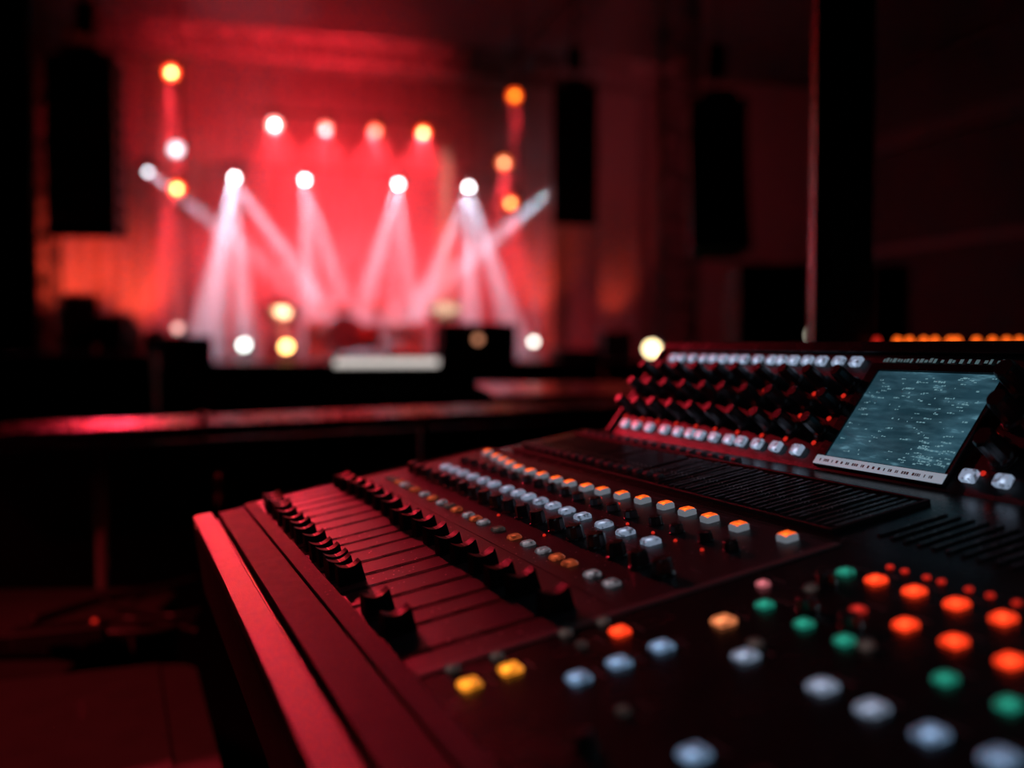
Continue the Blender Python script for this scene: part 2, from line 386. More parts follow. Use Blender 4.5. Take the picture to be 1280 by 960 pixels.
# ------------------------------------------------------------------ lamps
def head_matrix(direction): return Vector(direction).to_track_quat('Z', 'Y').to_matrix().to_4x4()
def par(label, pos, aim, lens_r, emit, estr, group=None, up=True, name='par_lamp', core=None):
    """a par can: its root at the lens; housing tapers away behind it"""
    pos = Vector(pos); g = thing(name, label, 'stage lamp', pos, group)
    M = head_matrix(Vector(aim) - pos); r = lens_r
    MB().lathe([(r*.55, -r*3.2), (r*.8, -r*3.0), (r*1.0, -r*2.0), (r*1.15, -r*.6), (r*1.2, r*.02), (r*1.05, r*.02), (r*1.02, -r*.1)], 20, M, caps=False).obj('housing', M_black, g)
    MB().lathe([(r*.56, -r*3.21), (r*.3, -r*3.35)], 14, M).obj('rear_cap', M_black, g)
    ml = mat('lens_%.2f_%.2f_%.2f_%.1f' % (*emit, estr), (.5,.5,.5), .2, emit=emit, estr=estr, noise=.02)
    le = MB().lathe([(r*1.0, -r*.08), (r*.5, r*.03), (r*.02, r*.06)], 24, M).obj('lens', ml, g)
    if core: MB().lathe([(r*.36, r*.04), (r*.36, r*.07), (r*.02, r*.12)], 16, M).obj('bulb', mat('bulb_%.2f_%.1f' % (core[1], core[3]), (.5,.5,.5), .2, emit=core[:3], estr=core[3], noise=.02), le)
    s = 1 if up else -1
    mb = MB(); side = M.to_3x3() @ Vector((1, 0, 0)); back = M.to_3x3() @ Vector((0, 0, -r*1.4))
    side = Vector((1,0,0)) if abs(side.z) > .9 else Vector((side.x, side.y, 0)).normalized()
    for k in (-1, 1):
        mb.bar(back + side*(k*r*1.25), back + side*(k*r*1.25) + Vector((0,0,s*r*2.0)), r*.10)
    mb.bar(back + side*(-r*1.25) + Vector((0,0,s*r*2)), back + side*(r*1.25) + Vector((0,0,s*r*2)), r*.10)
    mb.obj('yoke', M_blackm, g)
    if up: MB().box((-r*.25, -r*.25, r*2.0), (r*.25, r*.25, r*2.7), Matrix.Translation(back)).obj('clamp', M_blackm, g)
    else: MB().box((-r*1.2, -r*.6, -r*2.2), (r*1.2, r*.6, -r*1.95), Matrix.Translation(back)).obj('base_plate', M_blackm, g)
    return g
def beamhead(label, pos, aim, lens_r, emit, estr, group=None, name='beam_lamp'):
    pos = Vector(pos); g = thing(name, label, 'stage lamp', pos, group); r = lens_r
    M = head_matrix(Vector(aim) - pos)
    MB().lathe([(r*1.2, -r*4.4), (r*1.7, -r*4.0), (r*1.8, -r*2.0), (r*1.5, -r*.6), (r*1.25, r*.1), (r*1.08, r*.1), (r*1.02, -r*.1)], 20, M, caps=False).obj('head', M_black, g)
    MB().lathe([(r*1.2, -r*4.41), (r*.6, -r*4.55)], 14, M).obj('rear_cap', M_black, g)
    ml = mat('lens_%.2f_%.2f_%.2f_%.1f' % (*emit, estr), (.5,.5,.5), .2, emit=emit, estr=estr, noise=.02)
    MB().lathe([(r, -r*.08), (r*.5, r*.03), (r*.02, r*.06)], 20, M).obj('lens', ml, g)
    c = M.to_3x3() @ Vector((0, 0, -r*2.4))
    for k in (-1, 1):
        MB().box((c.x + k*r*2.1 - r*.25, c.y - r*.5, c.z - r*.5), (c.x + k*r*2.1 + r*.25, c.y + r*.5, c.z + r*3.2)).obj('yoke_arm', M_black, g)
    MB().box((c.x - r*2.6, c.y - r*1.4, c.z + r*3.2), (c.x + r*2.6, c.y + r*1.4, c.z + r*4.6)).obj('base', M_black, g)
    MB().box((c.x - r*.4, c.y - r*.4, c.z + r*4.6), (c.x + r*.4, c.y + r*.4, c.z + r*5.2)).obj('clamp', M_blackm, g)
    return g
YEL, ORA, PEA = ((1.0, .055, .004), (1.0, .60, .17)), ((1.0, .06, .004), (1.0, .30, .02)), ((1.0, .14, .04), (1.0, .52, .24))
PIN, WHT, BLU = ((1.0, .18, .12), (1.0, .66, .54)), ((1.0, .30, .26), (1.0, .95, .90)), ((.75, .85, .95), (.72, .86, 1.0))
PL = .11
# x, y, plane, lens colour, strength, light colour, power, cone, aim pixel, label
pars = [
 (214, 91, 1.9, YEL, 11, RED, 900, 26, (225, 330, 2.5), 'orange par lamp, the topmost on the left drop pipe'),
 (220, 187, 2.0, BLU, 3.2, RED, 500, 30, (260, 330, 4.0), 'cold white par lamp in the middle of the left drop pipe'),
 (221, 236, 2.0, YEL, 10, RED, 1100, 24, (190, 430, 2.5), 'orange par lamp, the lowest on the left drop pipe'),
 (343, 156, 2.5, WHT, 12, RED, 540, 100, (380, 330, 4.5), 'brightest white par lamp, first of the row of four'),
 (407, 161, 2.5, PIN, 3.2, RED, 540, 100, (420, 330, 4.5), 'pale pink par lamp, second of the row of four'),
 (469, 164, 2.5, PEA, 2.0, RED, 540, 100, (470, 330, 4.5), 'dull orange par lamp, third of the row of four'),
 (529, 166, 2.5, YEL, 9, RED, 540, 100, (525, 330, 4.5), 'bright yellow par lamp, last of the row of four'),
 (643, 120, 2.1, ORA, 4.5, RED, 900, 22, (650, 330, 3.5), 'deep orange par lamp, the topmost on the right drop pipe'),
 (630, 204, 2.1, PEA, 3.8, RED, 900, 34, (620, 400, 3.5), 'peach par lamp in the middle of the right drop pipe'),
 (638, 254, 2.1, YEL, 4.5, RED, 900, 30, (660, 430, 3.5), 'yellow orange par lamp, the lowest on the right drop pipe'),
]
for x, y, b, em, es, lc, pw, cone, aim, lab in pars:
    p = atb(x, y, b); t = EYE.copy()
    # the can faces the hall and down; its beam goes down into the haze
    g = par(lab, p, p + (EYE - p).normalized()*1.0 + Vector((0, 0, -.25)), PL, em[0], 1.4 + es*.26, 'par lamps above the stage', core=em[1] + (es*2.3,))
    if x < 300 or x > 600:
        pp_ = atb(226 if x < 300 else 648, 80, 2.2); ydir = Vector((pp_.x, pp_.y, p.z + .2)) - p
        MB().bar(Vector((0, .12, .22)), ydir, .018).obj('clamp_arm', M_blackm, g)
    tgt = atb(*aim)
    q = p + (tgt - p).normalized()*.05 + Vector((0, -PL*1.3, -.02))
    spot('par_light', q, tgt, lc, pw*4, cone, 1.0, .04, g)
heads = [
 (293, 222, 3.9, [((262, 400), 14, 420), ((307, 425), 9, 420), ((398, 372), 9, 420)], 'white beam lamp, first of the lower row of four'),
 (381, 225, 3.9, [((388, 400), 10, 300), ((428, 372), 10, 260)], 'white beam lamp, second of the lower row of four'),
 (498, 230, 3.9, [((452, 392), 11, 300), ((518, 400), 9, 260), ((490, 400), 8, 160)], 'white beam lamp, third of the lower row of four'),
 (586, 234, 3.9, [((528, 380), 9, 360), ((588, 430), 10, 420), ((640, 410), 11, 360)], 'white beam lamp, last of the lower row of four'),
]
HL = .055
for x, y, b, beams, lab in heads:
    p = atb(x, y, b)
    g = beamhead(lab, p, p + Vector((.0, -1, -.55)), HL, (.93, .97, 1.0), 22, 'white beam lamps above the stage')
    q0 = p + Vector((0, -.10, -.06))
    for (px, py), ang, pw in beams:
        spot('beam_light', q0, atb(px, py, 4.5), COOL, pw*40, ang*1.25, .7, .03, g)
p = atb(185, 215, 3.9); g = beamhead('small dim beam lamp far left of the lower row, beside the left drop pipe', p, p + Vector((.4, -1, -.3)), .045, (.8, .9, 1.0), 9)
spot('beam_light', p + Vector((.06, -.12, -.02)), atb(330, 330, 3.4), COOL, 7000, 11, .7, .03, g)
p = atb(695, 239, 3.0); g = beamhead('small beam lamp aimed left from the edge of the dark speaker column', p, p + Vector((-.7, -1, -.3)), .05, (.75, .95, .95), 14)
spot('beam_light', p + Vector((-.1, -.10, -.02)), atb(610, 305, 3.0), COOL, 9000, 13, .7, .03, g)
# floor lamps
floors = [
 (305, 431, 1.6, (.85, 1.0, .92), 8, COOL, 420, 24, (305, 300, 2.2), .075, 'white floor lamp standing on the stage left of the orange uplight'),
 (358, 433, 1.5, (1.0, .5, .16), 12, (1.0, .40, .22), 750, 34, (352, 380, 1.5), .085, 'orange uplight on the stage floor below the bright white drum head'),
 (667, 427, 1.6, (1.0, .97, .85), 7, COOL, 200, 26, (667, 330, 2.6), .06, 'small white floor lamp right of the tall black monitor case'),
 (222, 410, 3.0, (1.0, .55, .5), 2.4, (1.0,.3,.28), 420, 26, (225, 300, 4.0), .08, 'pinkish floor lamp behind the left black monitor case'),
]
for x, y, b, em, es, lc, pw, cone, aim, r, lab in floors:
    p = atb(x, y, b); z0 = p.z
    g = par(lab, p, p + Vector((0, -1, .45)), r, em, es, 'floor lamps on the stage', up=False, name='floor_lamp')
    MB().bar((0, r*1.4, -r*2.2), (0, r*1.4, DECK - p.z + .012), r*.2).obj('stand', M_blackm, g)
    MB().lathe([(r*1.5, 0), (r*1.5, .012)], 14, Matrix.Translation((0, r*1.4, DECK - p.z))).obj('foot', M_blackm, g)
    spot('floor_light', p + Vector((0, -.12, .05)), atb(*aim), lc, pw, cone, .8, .03, g)
# wall washers that paint the red streaks up the curtain and the flat
for x, y, b, aim, pw, lab in ((82, 447, 4.6, (84, 330, 6.0), 420, 'red wall washer at the foot of the curtain, left end'),
                              (181, 447, 4.8, (170, 350, 6.0), 380, 'red wall washer at the foot of the curtain behind the left equipment'),
                              (688, 447, 4.6, (680, 330, 6.0), 260, 'red wall washer at the foot of the curtain, right end'),
                              (772, 447, 4.9, (772, 330, 5.6), 130, 'orange wall washer below the red lit flat')):
    p = atb(x, y, b); p.z = DECK + .25
    g = par(lab, p, p + Vector((0, -.1, 1)), .07, (1.0, .12, .02), 3, 'wall washers at the back of the stage', up=False, name='wall_washer')
    MB().box((-.12, -.1, DECK-p.z), (.12, .1, DECK-p.z+.08)).obj('foot', M_black, g)
    spot('washer_light', p + Vector((0, 0, .1)), atb(*aim), (1.0, .07, .03), pw, 60, 1.0, .05, g)
# lamps beside the stage
p = at(815, 436, 12.5)
g = par('round warm white lamp on a stand right of the stage', p, EYE, .085, (1.0, .78, .42), 6.5, None, up=False, name='stand_lamp')
MB().bar((0, .12, -.2), (0, .12, -p.z+.02), .02).obj('stand', M_blackm, g); MB().lathe([(.25, 0), (.25, .02)], 16, Matrix.Translation((0, .12, -p.z))).obj('foot', M_blackm, g)
p = at(1018, 419, 8.0)
g = par('dim white lamp on a stand just above the desk, before the dark column', p, EYE, .05, (1.0, .95, .75), 1.6, None, up=False, name='stand_lamp')
MB().bar((0, .07, -.11), (0, .07, -p.z+.02), .02).obj('stand', M_blackm, g); MB().lathe([(.2, 0), (.2, .02)], 16, Matrix.Translation((0, .07, -p.z))).obj('foot', M_blackm, g)

# glowing bar put in for the white lit band at the stage's front edge
q0, q1 = atb(418, 453, -.12), atb(549, 453, -.12)
hl = (q1 - q0).length/2; c = (q0 + q1)/2
g = thing('glow_strip', 'long white glowing strip along the front edge of the stage', 'light', c, None, (0, 0, SA))
MB().box((-hl-.03, .05, -.10), (hl+.03, .115, .10)).obj('housing', M_blackm, g)
n = 12
ml = mat('strip_glow', (.6,.6,.6), .3, emit=(1.0, .90, .84), estr=.85)
for k in range(n):
    x0 = -hl + 2*hl*k/n; MB().box((x0+.004, .02, -.055), (x0+2*hl/n-.004, .05, .05)).obj('lens', ml, g)
MB().box((-hl*.6, .08, -(c.z-.005)), (-hl*.6+.06, .112, -.10)).obj('bracket', M_blackm, g)
MB().box((hl*.6, .08, -(c.z-.005)), (hl*.6+.06, .112, -.10)).obj('bracket', M_blackm, g)

# ------------------------------------------------------------------ hung speaker columns
def line_array(label, x0, x1, y0, y1, Y, n, curve, name='speaker_column'):
    top = at((x0+x1)/2, y0, Y); wdt = (x1-x0)*Y/F; H = (y1-y0)*Y/F; h = H/n; dep = wdt*.75
    g = thing(name, label, 'speaker', top, 'hung speaker columns')
    ang = 0.0; pos = Vector((0, 0, 0))
    for k in range(n):
        M = Matrix.Translation(pos) @ Matrix.Rotation(math.radians(ang), 4, 'X')
        kw = wdt/2*(1 - curve*.004*k*k/ max(1, n))
        mb = MB(); mb.add([M @ Vector(v) for v in ((-kw,0,-h+.008),(kw,0,-h+.008),(kw*.8,dep,-h+.03),(-kw*.8,dep,-h+.03),(-kw,0,0),(kw,0,0),(kw*.8,dep,-.03),(-kw*.8,dep,-.03))],
               [(3,2,1,0),(4,5,6,7),(0,1,5,4),(1,2,6,5),(2,3,7,6),(3,0,4,7)])
        c_ = mb.obj('cabinet', M_black, g)
        MB().box((-kw*.93, -.02, -h+.03), (kw*.93, .0, -.02), M).obj('grille', M_grille, c_)
        for s in (-1, 1): MB().box((s*kw-.012, .02, -h), (s*kw+.012, .08, 0), M).obj('rigging_plate', M_blackm, c_)
        pos = pos + (M.to_3x3() @ Vector((0, 0, -h))); ang += curve
    MB().box((-wdt*.3, 0, .0), (wdt*.3, dep*.8, .09)).obj('flying_frame', M_blackm, g)
    MB().box((-.11, dep*.3, .25), (.11, dep*.3+.16, .62)).obj('chain_hoist', M_blackm, g)
    MB().bar((0, dep*.35, .08), (0, dep*.35, CEIL-top.z-.004), .018, 6).obj('chain', M_blackm, g)
    return g
line_array('large straight black speaker column hanging on the left beside the lattice tower', 58, 139, 66, 292, 11.0, 9, .25)
line_array('curved black speaker column hanging right of the right lattice tower', 864, 934, 121, 312, 11.0, 10, -1.6)
line_array('dim speaker column hanging at the right end of the curtain', 693, 745, 105, 278, 15.6, 8, .4)

# ------------------------------------------------------------------ equipment on the stage
def flight_case(label, x0, x1, y0, b, dep, zbase, group=None, name='equipment_case', m=None):
    q0, q1 = atb(x0, y0, b), atb(x1, y0, b); hw = (q1-q0).length/2; c = (q0+q1)/2; H = c.z - zbase
    g = thing(name, label, 'case', Vector((c.x, c.y, zbase)), group, (0, 0, SA))
    m = m or M_black
    MB().bbox((-hw, 0, 0), (hw, dep, H), .02).obj('body', m, g)
    e = .03
    for sx in (-1, 1): MB().box((sx*hw-e/2, -.012, 0), (sx*hw+e/2, 0, H)).obj('edge_rail', M_blackm, g)
    MB().box((-hw, -.012, H*.62), (hw, -.002, H*.62+.03)).obj('lid_seam', M_blackm, g)
    for sx in (-.5, .5): MB().box((sx*hw-.05, -.03, H*.55), (sx*hw+.05, -.012, H*.72)).obj('latch', M_blackm, g)
    return g
cg = 'black cases on the stage'
flight_case('black monitor case standing at the left front of the stage', 203, 264, 420, .35, .5, DECK, cg)
g = flight_case('tall black monitor case at the right front of the stage with a small warm lamp', 553, 644, 404, .35, .6, DECK, cg)
q = atb(598, 424, .30); lam = MB().lathe([(.06, 0), (.05, .02), (.001, .03)][::1], 16, Matrix.Rotation(math.pi/2, 4, 'X')).obj('pilot_lamp', mat('pilot', (.3,.2,.15), .3, emit=(1.0, .38, .2), estr=1.1), g)
qq = g.matrix_basis.inverted() @ q
lam.location = (Matrix.Rotation(-SA, 4, 'Z') @ (q - Vector(g.location))); lam.location.y = -.02
flight_case('small black case at the right end of the stage below the red lit flat', 756, 790, 414, 1.5, .4, DECK, cg)
flight_case('low black case beside the small case at the right end of the stage', 700, 752, 437, .8, .5, DECK, cg)
# wedge monitors: dark silhouettes at the left
def wedge(label, x, y, b, wpx, hpx, tilt):
    p = atb(x, y, b); s = (p-EYE).length/F; ww, hh = wpx*s/2, hpx*s
    g = thing('stage_monitor', label, 'speaker', Vector((p.x, p.y, DECK)), 'dark loudspeakers at the left of the stage', (0, 0, SA + tilt))
    st_h = p.z - DECK - hh
    if st_h > .05:
        MB().box((-ww*.8, .05, 0), (ww*.8, .45, st_h)).obj('riser', M_black, g)
    else: st_h = 0
    mb = MB(); mb.prism([(0, st_h), (.5, st_h), (.5, st_h+hh*.55), (.32, st_h+hh), (.1, st_h+hh*.9)], -ww, ww); mb.obj('cabinet', M_black, g)
    M = Matrix.Translation((0, .05, st_h+hh*.45)) @ Matrix.Rotation(math.radians(-12), 4, 'X')
    MB().box((-ww*.85, -.03, -hh*.35), (ww*.85, -.002, hh*.38), M).obj('grille', M_grille, g)
    MB().box((-ww*.2, .34, st_h+hh*.8), (ww*.2, .4, st_h+hh*1.04)).obj('handle', M_blackm, g)
wedge('largest dark loudspeaker, raised on a riser at the far left of the stage', 99, 366, .6, 40, 52, .25)
wedge('dark tilted loudspeaker between the large raised one and the small ones', 134, 391, .5, 34, 36, -.35)
wedge('dark tilted loudspeaker third from the left', 164, 405, 1.1, 28, 30, .3)
wedge('smallest dark loudspeaker, next to the left monitor case', 188, 411, .6, 18, 26, -.2)
g = flight_case('long low black equipment trunk on the floor at the far left before the stage', -40, 190, 442, -3.6, .9, 0.0, None, 'transport_case')

# drums and band gear in the middle, blurred
def drum(label, x, y, b, r, h, axis, col, name='drum', head=None):
    p = atb(x, y, b); g = thing(name, label, 'drum', p, 'drums on the stage')
    M = head_matrix(axis)
    sh = mat('drum_shell_%s' % name, col, .35, noise=.2)
    MB().lathe([(r, -h), (r*1.0, 0)], 24, M).obj('shell', sh, g)
    MB().lathe([(r*.97, 0), (r*.97, .012), (r*.5, .016), (.001, .018)], 24, M).obj('drum_head', head or mat('drum_skin', (.35, .31, .29), .6), g)
    for z in (0, -h): MB().lathe([(r*1.04, z-.02), (r*1.04, z+.02)], 24, M).obj('hoop', M_alu, g)
    for k in range(3):
        a = 2*math.pi*k/3; MB().bar((r*.8*math.cos(a), r*.8*math.sin(a), min(0, -h if axis[2] > .5 else 0)), (r*1.1*math.cos(a), r*1.1*math.sin(a), DECK-p.z+.01), .015).obj('leg', M_alu, g)
    return g
drum('bass drum seen head-on in the middle of the stage', 432, 418, 2.8, .30, .45, (0, -1, .0), (.30, .12, .08), 'bass_drum')
drum('floor tom drum right of the bass drum', 462, 408, 2.7, .21, .36, (0, 0, 1), (.30, .12, .08), 'floor_tom')
drum('small rack tom drum above the bass drum', 428, 383, 3.6, .16, .12, (0, -.3, 1), (.30, .12, .08), 'rack_tom', mat('dark_skin', (.06,.05,.05), .7))
drum('snare drum between the floor tom and the mixing rack', 497, 408, 2.7, .17, .14, (0, -.1, 1), (.55, .5, .45), 'snare_drum')
drum('tilted round drum lit from below by the orange uplight', 352, 387, 1.6, .26, .08, (0, .5, .86), (.6, .5, .45), 'lit_drum', mat('bright_skin', (.75,.7,.66), .5))
drum('flat drum with a bright top, left of the tall monitor case', 557, 386, 2.0, .25, .08, (0, -.5, .9), (.5, .4, .35), 'flat_drum', MATS['bright_skin'])
spot('added_drum_spot', atb(557, 60, -.2), atb(557, 384, 1.95), (1.0, .62, .40), 10000, 7, .5, .03)  # added spot with no fixture, brightens the flat drum's head
def cymbal(label, x, y, b, r):
    p = atb(x, y, b); g = thing('cymbal', label, 'cymbal', Vector((p.x, p.y, DECK)), 'cymbals'); h = p.z-DECK
    MB().lathe([(r, h), (r*.4, h+.03), (.03, h+.05), (.001, h+.07)], 24, Matrix.Identity(4)).obj('plate', mat('cymbal_brass', (.7, .5, .25), .3, metal=1), g)
    MB().bar((0, 0, .2), (0, 0, h+.08), .014).obj('stand', M_alu, g)
    for k in range(3):
        a = 2*math.pi*k/3; MB().bar((0, 0, .35), (.28*math.cos(a), .28*math.sin(a), .01), .012).obj('leg', M_alu, g)
cymbal('left cymbal above the bass drum', 405, 384, 2.9, .24)
cymbal('right cymbal above the floor tom', 470, 382, 3.0, .24)
def mic_stand(label, x, y, b):
    p = atb(x, y, b); g = thing('microphone_stand', label, 'stand', Vector((p.x, p.y, DECK)), 'microphone stands'); h = p.z-DECK
    MB().lathe([(.14, 0), (.14, .02), (.03, .035)], 16).obj('foot', M_blackm, g)
    MB().bar((0, 0, .02), (0, 0, h-.05), .013).obj('pole', M_alu, g)
    M = Matrix.Translation((0, 0, h-.05)) @ head_matrix((0, .8, .35))
    MB().lathe([(.014, -.05), (.018, .1), (.034, .12), (.036, .16), (.02, .19), (.001, .2)], 14, M).obj('microphone', mat('mic_grey', (.4,.4,.4), .4, metal=.6), g)
mic_stand('microphone stand left of the floor tom', 446, 376, 1.2)
mic_stand('microphone stand right of the snare drum', 512, 378, 1.2)
p = atb(506, 424, 3.2)
g = flight_case('brown guitar amplifier behind the snare drum', 484, 530, 402, 3.4, .3, DECK, None, 'amplifier', mat('amp_cover', (.18,.10,.07), .7))
MB().box((-.2, -.03, .05), (.2, -.013, .3)).obj('grille', mat('amp_cloth', (.3,.22,.16), .9), g)
flight_case('second brown guitar amplifier, left of the bass drum', 384, 412, 400, 3.4, .3, DECK, None, 'amplifier', MATS['amp_cover'])

# big dark blocks beside the stage, right
for x0, x1, y0, Y, lab in ((925, 1012, 329, 9.0, 'large black equipment stack left of the steel column'), (1092, 1139, 331, 9.6, 'narrow black equipment stack right of the steel column')):
    q0, q1 = at(x0, y0, Y), at(x1, y0, Y); hw = (q1.x-q0.x)/2
    g = thing('equipment_stack', lab, 'case', ((q0.x+q1.x)/2, Y, 0), 'black equipment stacks beside the column')
    n = 3
    for k in range(n):
        z0, z1 = q0.z*k/n, q0.z*(k+1)/n
        c_ = MB().bbox((-hw, 0, z0+.004), (hw, .7, z1), .015).obj('cabinet', M_black, g)
        MB().box((-hw*.9, -.015, z0+.05), (hw*.9, -.001, z1-.05)).obj('grille', M_grille, c_)

# ================================================================== BETWEEN DESK AND STAGE
ZR = EYE.z - 0.14
def onz(x, y, z):
    d = at(x, y, 1.0) - EYE; return EYE + d*((z-EYE.z)/d.z)
r0, r1 = onz(-60, 534, ZR), onz(815, 499, ZR)
d = r1 - r0; L = d.length; ang = math.atan2(d.y, d.x)
g = thing('barrier', 'black barrier with a shiny top ledge crossing the hall before the stage', 'barrier', Vector((r0.x, r0.y, 0)), None, (0, 0, ang))
mb = MB(); mb.prism([(-.075, ZR-.034), (.075, ZR-.024), (.075, ZR-.002), (.068, ZR), (-.066, ZR-.010), (-.075, ZR-.015)], 0, L); mb.obj('top_ledge', mat('ledge_gloss', (.03,.025,.025), .26, spec=.6, noise=.2), g)
px = [0.0]
seam = onz(127, 528, ZR); ts = (seam - r0).length
px = [0.005, ts, ts + (L-ts)/2, L-.005]
for k in range(3):
    MB().box((px[k]+.012, -.006, .12), (px[k+1]-.012, .006, ZR-.045)).obj('panel', M_body, g)
for x in px: MB().bar((x, -.004, 0.0), (x, -.004, ZR-.035), .009, 10).obj('post', mat('post_steel', (.5,.45,.44), .5), g)
for x in px: MB().box((x-.02, -.05, 0), (x+.02, .25, .012)).obj('foot_plate', M_blackm, g)
# cable hung over the rail
def on_rail(t, z, off=0): return r0 + d.normalized()*t + Vector((math.sin(ang)*off, -math.cos(ang)*off, z - ZR))
tc = (onz(258, 524, ZR) - r0).length
pts = [on_rail(tc+.02*math.sin(i*.5), (ZR+.004 if 3 <= i <= 7 else ZR-.03*(abs(i-5)-2)), (i-5)*.028 if 3 <= i <= 7 else (.088 if i > 5 else -.088)) for i in range(11)]
o = MB().tube(pts, .005, 8).obj('cable', mat('cable_rubber', (.03,.025,.025), .35)); tag(o, 'dark cable draped over the barrier ledge', 'cable')
pl = on_rail(tc+.01, ZR-.115, .09); g = thing('cable_plug', 'cable connector hanging below the barrier ledge at the left end of the desk', 'plug', pl)
MB().lathe([(.009, -.05), (.011, -.04), (.011, 0), (.007, .02)], 14).obj('shell', M_rail, g); MB().lathe([(.012, -.02), (.012, -.005)], 14).obj('collar', M_blackm, g)
# glossy production table behind the barrier
g = thing('production_table', 'long glossy table behind the barrier reflecting the red stage', 'table', (.85, 3.55, 0), None, (0, 0, math.radians(6)))
MB().bbox((-.95, -.50, ZR-.045), (1.25, .45, ZR-.005), .006).obj('tabletop', M_table, g)
for sx in (-.88, 1.18):
    for sy in (-.42, .38): MB().bar((sx, sy, 0), (sx, sy, ZR-.045), .02, 8).obj('leg', M_blackm, g)
MB().box((-.9, -.47, .5), (1.2, -.455, ZR-.05)).obj('modesty_panel', M_black, g)
# road cases lower left: a low one nearer, beside the desk, and a dark one behind it
dU = at(142, 432, 1.0) - EYE; dU.z = 0; dU.normalize()          # along the mixing desk, away from the eye
VH = Vector((dU.y, -dU.x, 0))
def road_case(label, corner, rot, wid, dep, H, group='road cases left of the desk'):
    """corner: the far right corner of the lid, on plan"""
    g = thing('road_case', label, 'case', (corner.x, corner.y, 0), group, (0, 0, rot))
    R_ = .04; prof = [(-wid, -dep), (0, -dep), (0, -R_)] + [(-R_ + R_*math.cos(a), -R_ + R_*math.sin(a)) for a in [i*math.pi/12 for i in range(1, 7)]] + [(-wid, 0)]
    mb = MB(); n = len(prof)
    mb.add([(x, y, .09) for x, y in prof] + [(x, y, H-.006) for x, y in prof] + [((x+wid/2)*.992-wid/2, (y+dep/2)*.992-dep/2, H) for x, y in prof], [tuple(range(n-1, -1, -1)), tuple(range(2*n, 3*n))] + [(o+k, o+(k+1) % n, o+n+(k+1) % n, o+n+k) for o in (0, n) for k in range(n)])
    mb.obj('body', M_case, g)
    MB().box((-wid+.005, -dep+.006, H), (-.052, -.006, H+.004)).obj('lid_panel', M_case, g)
    MB().box((-wid, -dep-.005, H-.30), (-.01, -dep, H-.28)).obj('lid_seam', M_blackm, g)
    MB().box((-wid, -dep-.006, H-.03), (-.01, -dep, H-.004)).obj('edge_rail', M_blackm, g)
    for sx in (-wid+.08, -.08):
        for sy in (-dep+.06, -.06):
            MB().lathe([(.045, -.02), (.045, .02)], 14, Matrix.Translation((sx, sy, .045)) @ Matrix.Rotation(math.pi/2, 4, 'Y')).obj('caster', M_black, g)
            MB().box((sx-.03, sy-.03, .085), (sx+.03, sy+.03, .092)).obj('caster_plate', M_blackm, g)
    return g
zc = .70
cn = onz(246, 826, zc)
road_case('low road case with a faintly red lid beside the front of the desk', cn, math.atan2(VH.y, VH.x) - 0.0, .85, .50, zc)
ct = .735
cn = onz(252, 716, ct); cn = Vector((cn.x, 1.70, 0))
road_case('dark road case behind the low one, with cables lying on its lid', cn, math.radians(3), 1.05, .26, ct - .004)
# cables and a power strip lying on the case
def lie(x, y): p = onz(x, y, ct+.006); return p
cabs = [('thin dark cable curving over the road case toward the desk', [(40, 776), (130, 748), (200, 736), (246, 724)], .006),
        ('second dark cable across the road case, behind the power strip', [(130, 752), (180, 764), (215, 770), (250, 764)], .005),
        ('third dark cable nearest the front edge of the road case', [(40, 790), (130, 792), (200, 788), (244, 776)], .006),
        ('short dark cable in the middle of the road case', [(110, 776), (165, 772), (215, 780), (246, 788)], .004)]
for lab, pp, r in cabs:
    pts = []; P = [lie(*q) for q in pp]
    for k in range(len(P)-1):
        a_, b_, c_, d_ = P[max(0, k-1)], P[k], P[k+1], P[min(len(P)-1, k+2)]
        for t in [i/8 for i in range(8)]:
            pts.append(.5*((2*b_) + (c_-a_)*t + (2*a_-5*b_+4*c_-d_)*t*t + (3*b_-a_-3*c_+d_)*t**3))
    pts.append(P[-1])
    for q in pts: q.z = ct + r + .001
    o = MB().tube(pts, r, 8).obj('cable', mat('cable_rubber', (.03,.025,.025), .35)); tag(o, lab, 'cable', 'cables on the road case')
p = lie(112, 792); g = thing('power_strip', 'black power strip with a small red lamp lying on the road case', 'power strip', Vector((p.x, p.y, ct)), None, (0, 0, .4))
MB().bbox((-.10, -.02, 0), (.02, .02, .022), .004).obj('body', M_body, g)
MB().bbox((.003, -.004, .022), (.010, .003, .026), .001).obj('pilot_lamp', M_redglow, g)
for k in range(3): MB().lathe([(.012, .0222), (.012, .0235)], 12, Matrix.Translation((-.085+.03*k, 0, 0))).obj('socket', M_slot, g)
# rack behind the desk with a row of orange indicators
Yr = 1.45
p0, p1 = at(1095, 426, Yr), at(1420, 424, Yr)
g = thing('equipment_rack', 'black rack behind the desk with a row of orange indicator lamps along its top', 'rack', ((p0.x+p1.x)/2, Yr, 0))
hw = (p1.x-p0.x)/2; H = p0.z - .004
MB().bbox((-hw, 0, .0), (hw, .5, H), .01).obj('cabinet', M_body, g)
for k in range(5): MB().box((-hw+.02, -.006, .12+k*.19), (hw-.02, -.0005, .28+k*.19)).obj('rack_panel', M_blackm, g)
for x in (1098, 1124, 1139, 1157, 1171, 1190, 1199, 1223, 1243, 1261, 1277, 1296):
    q = at(x, 420, Yr); lx = q.x - g.location.x
    MB().lathe([(.0060, 0), (.0060, .004), (.0045, .008), (.001, .010)], 12, Matrix.Translation((lx, .006, H))).obj('indicator_lamp', M_ledor if x > 1120 else M_redglow, g)

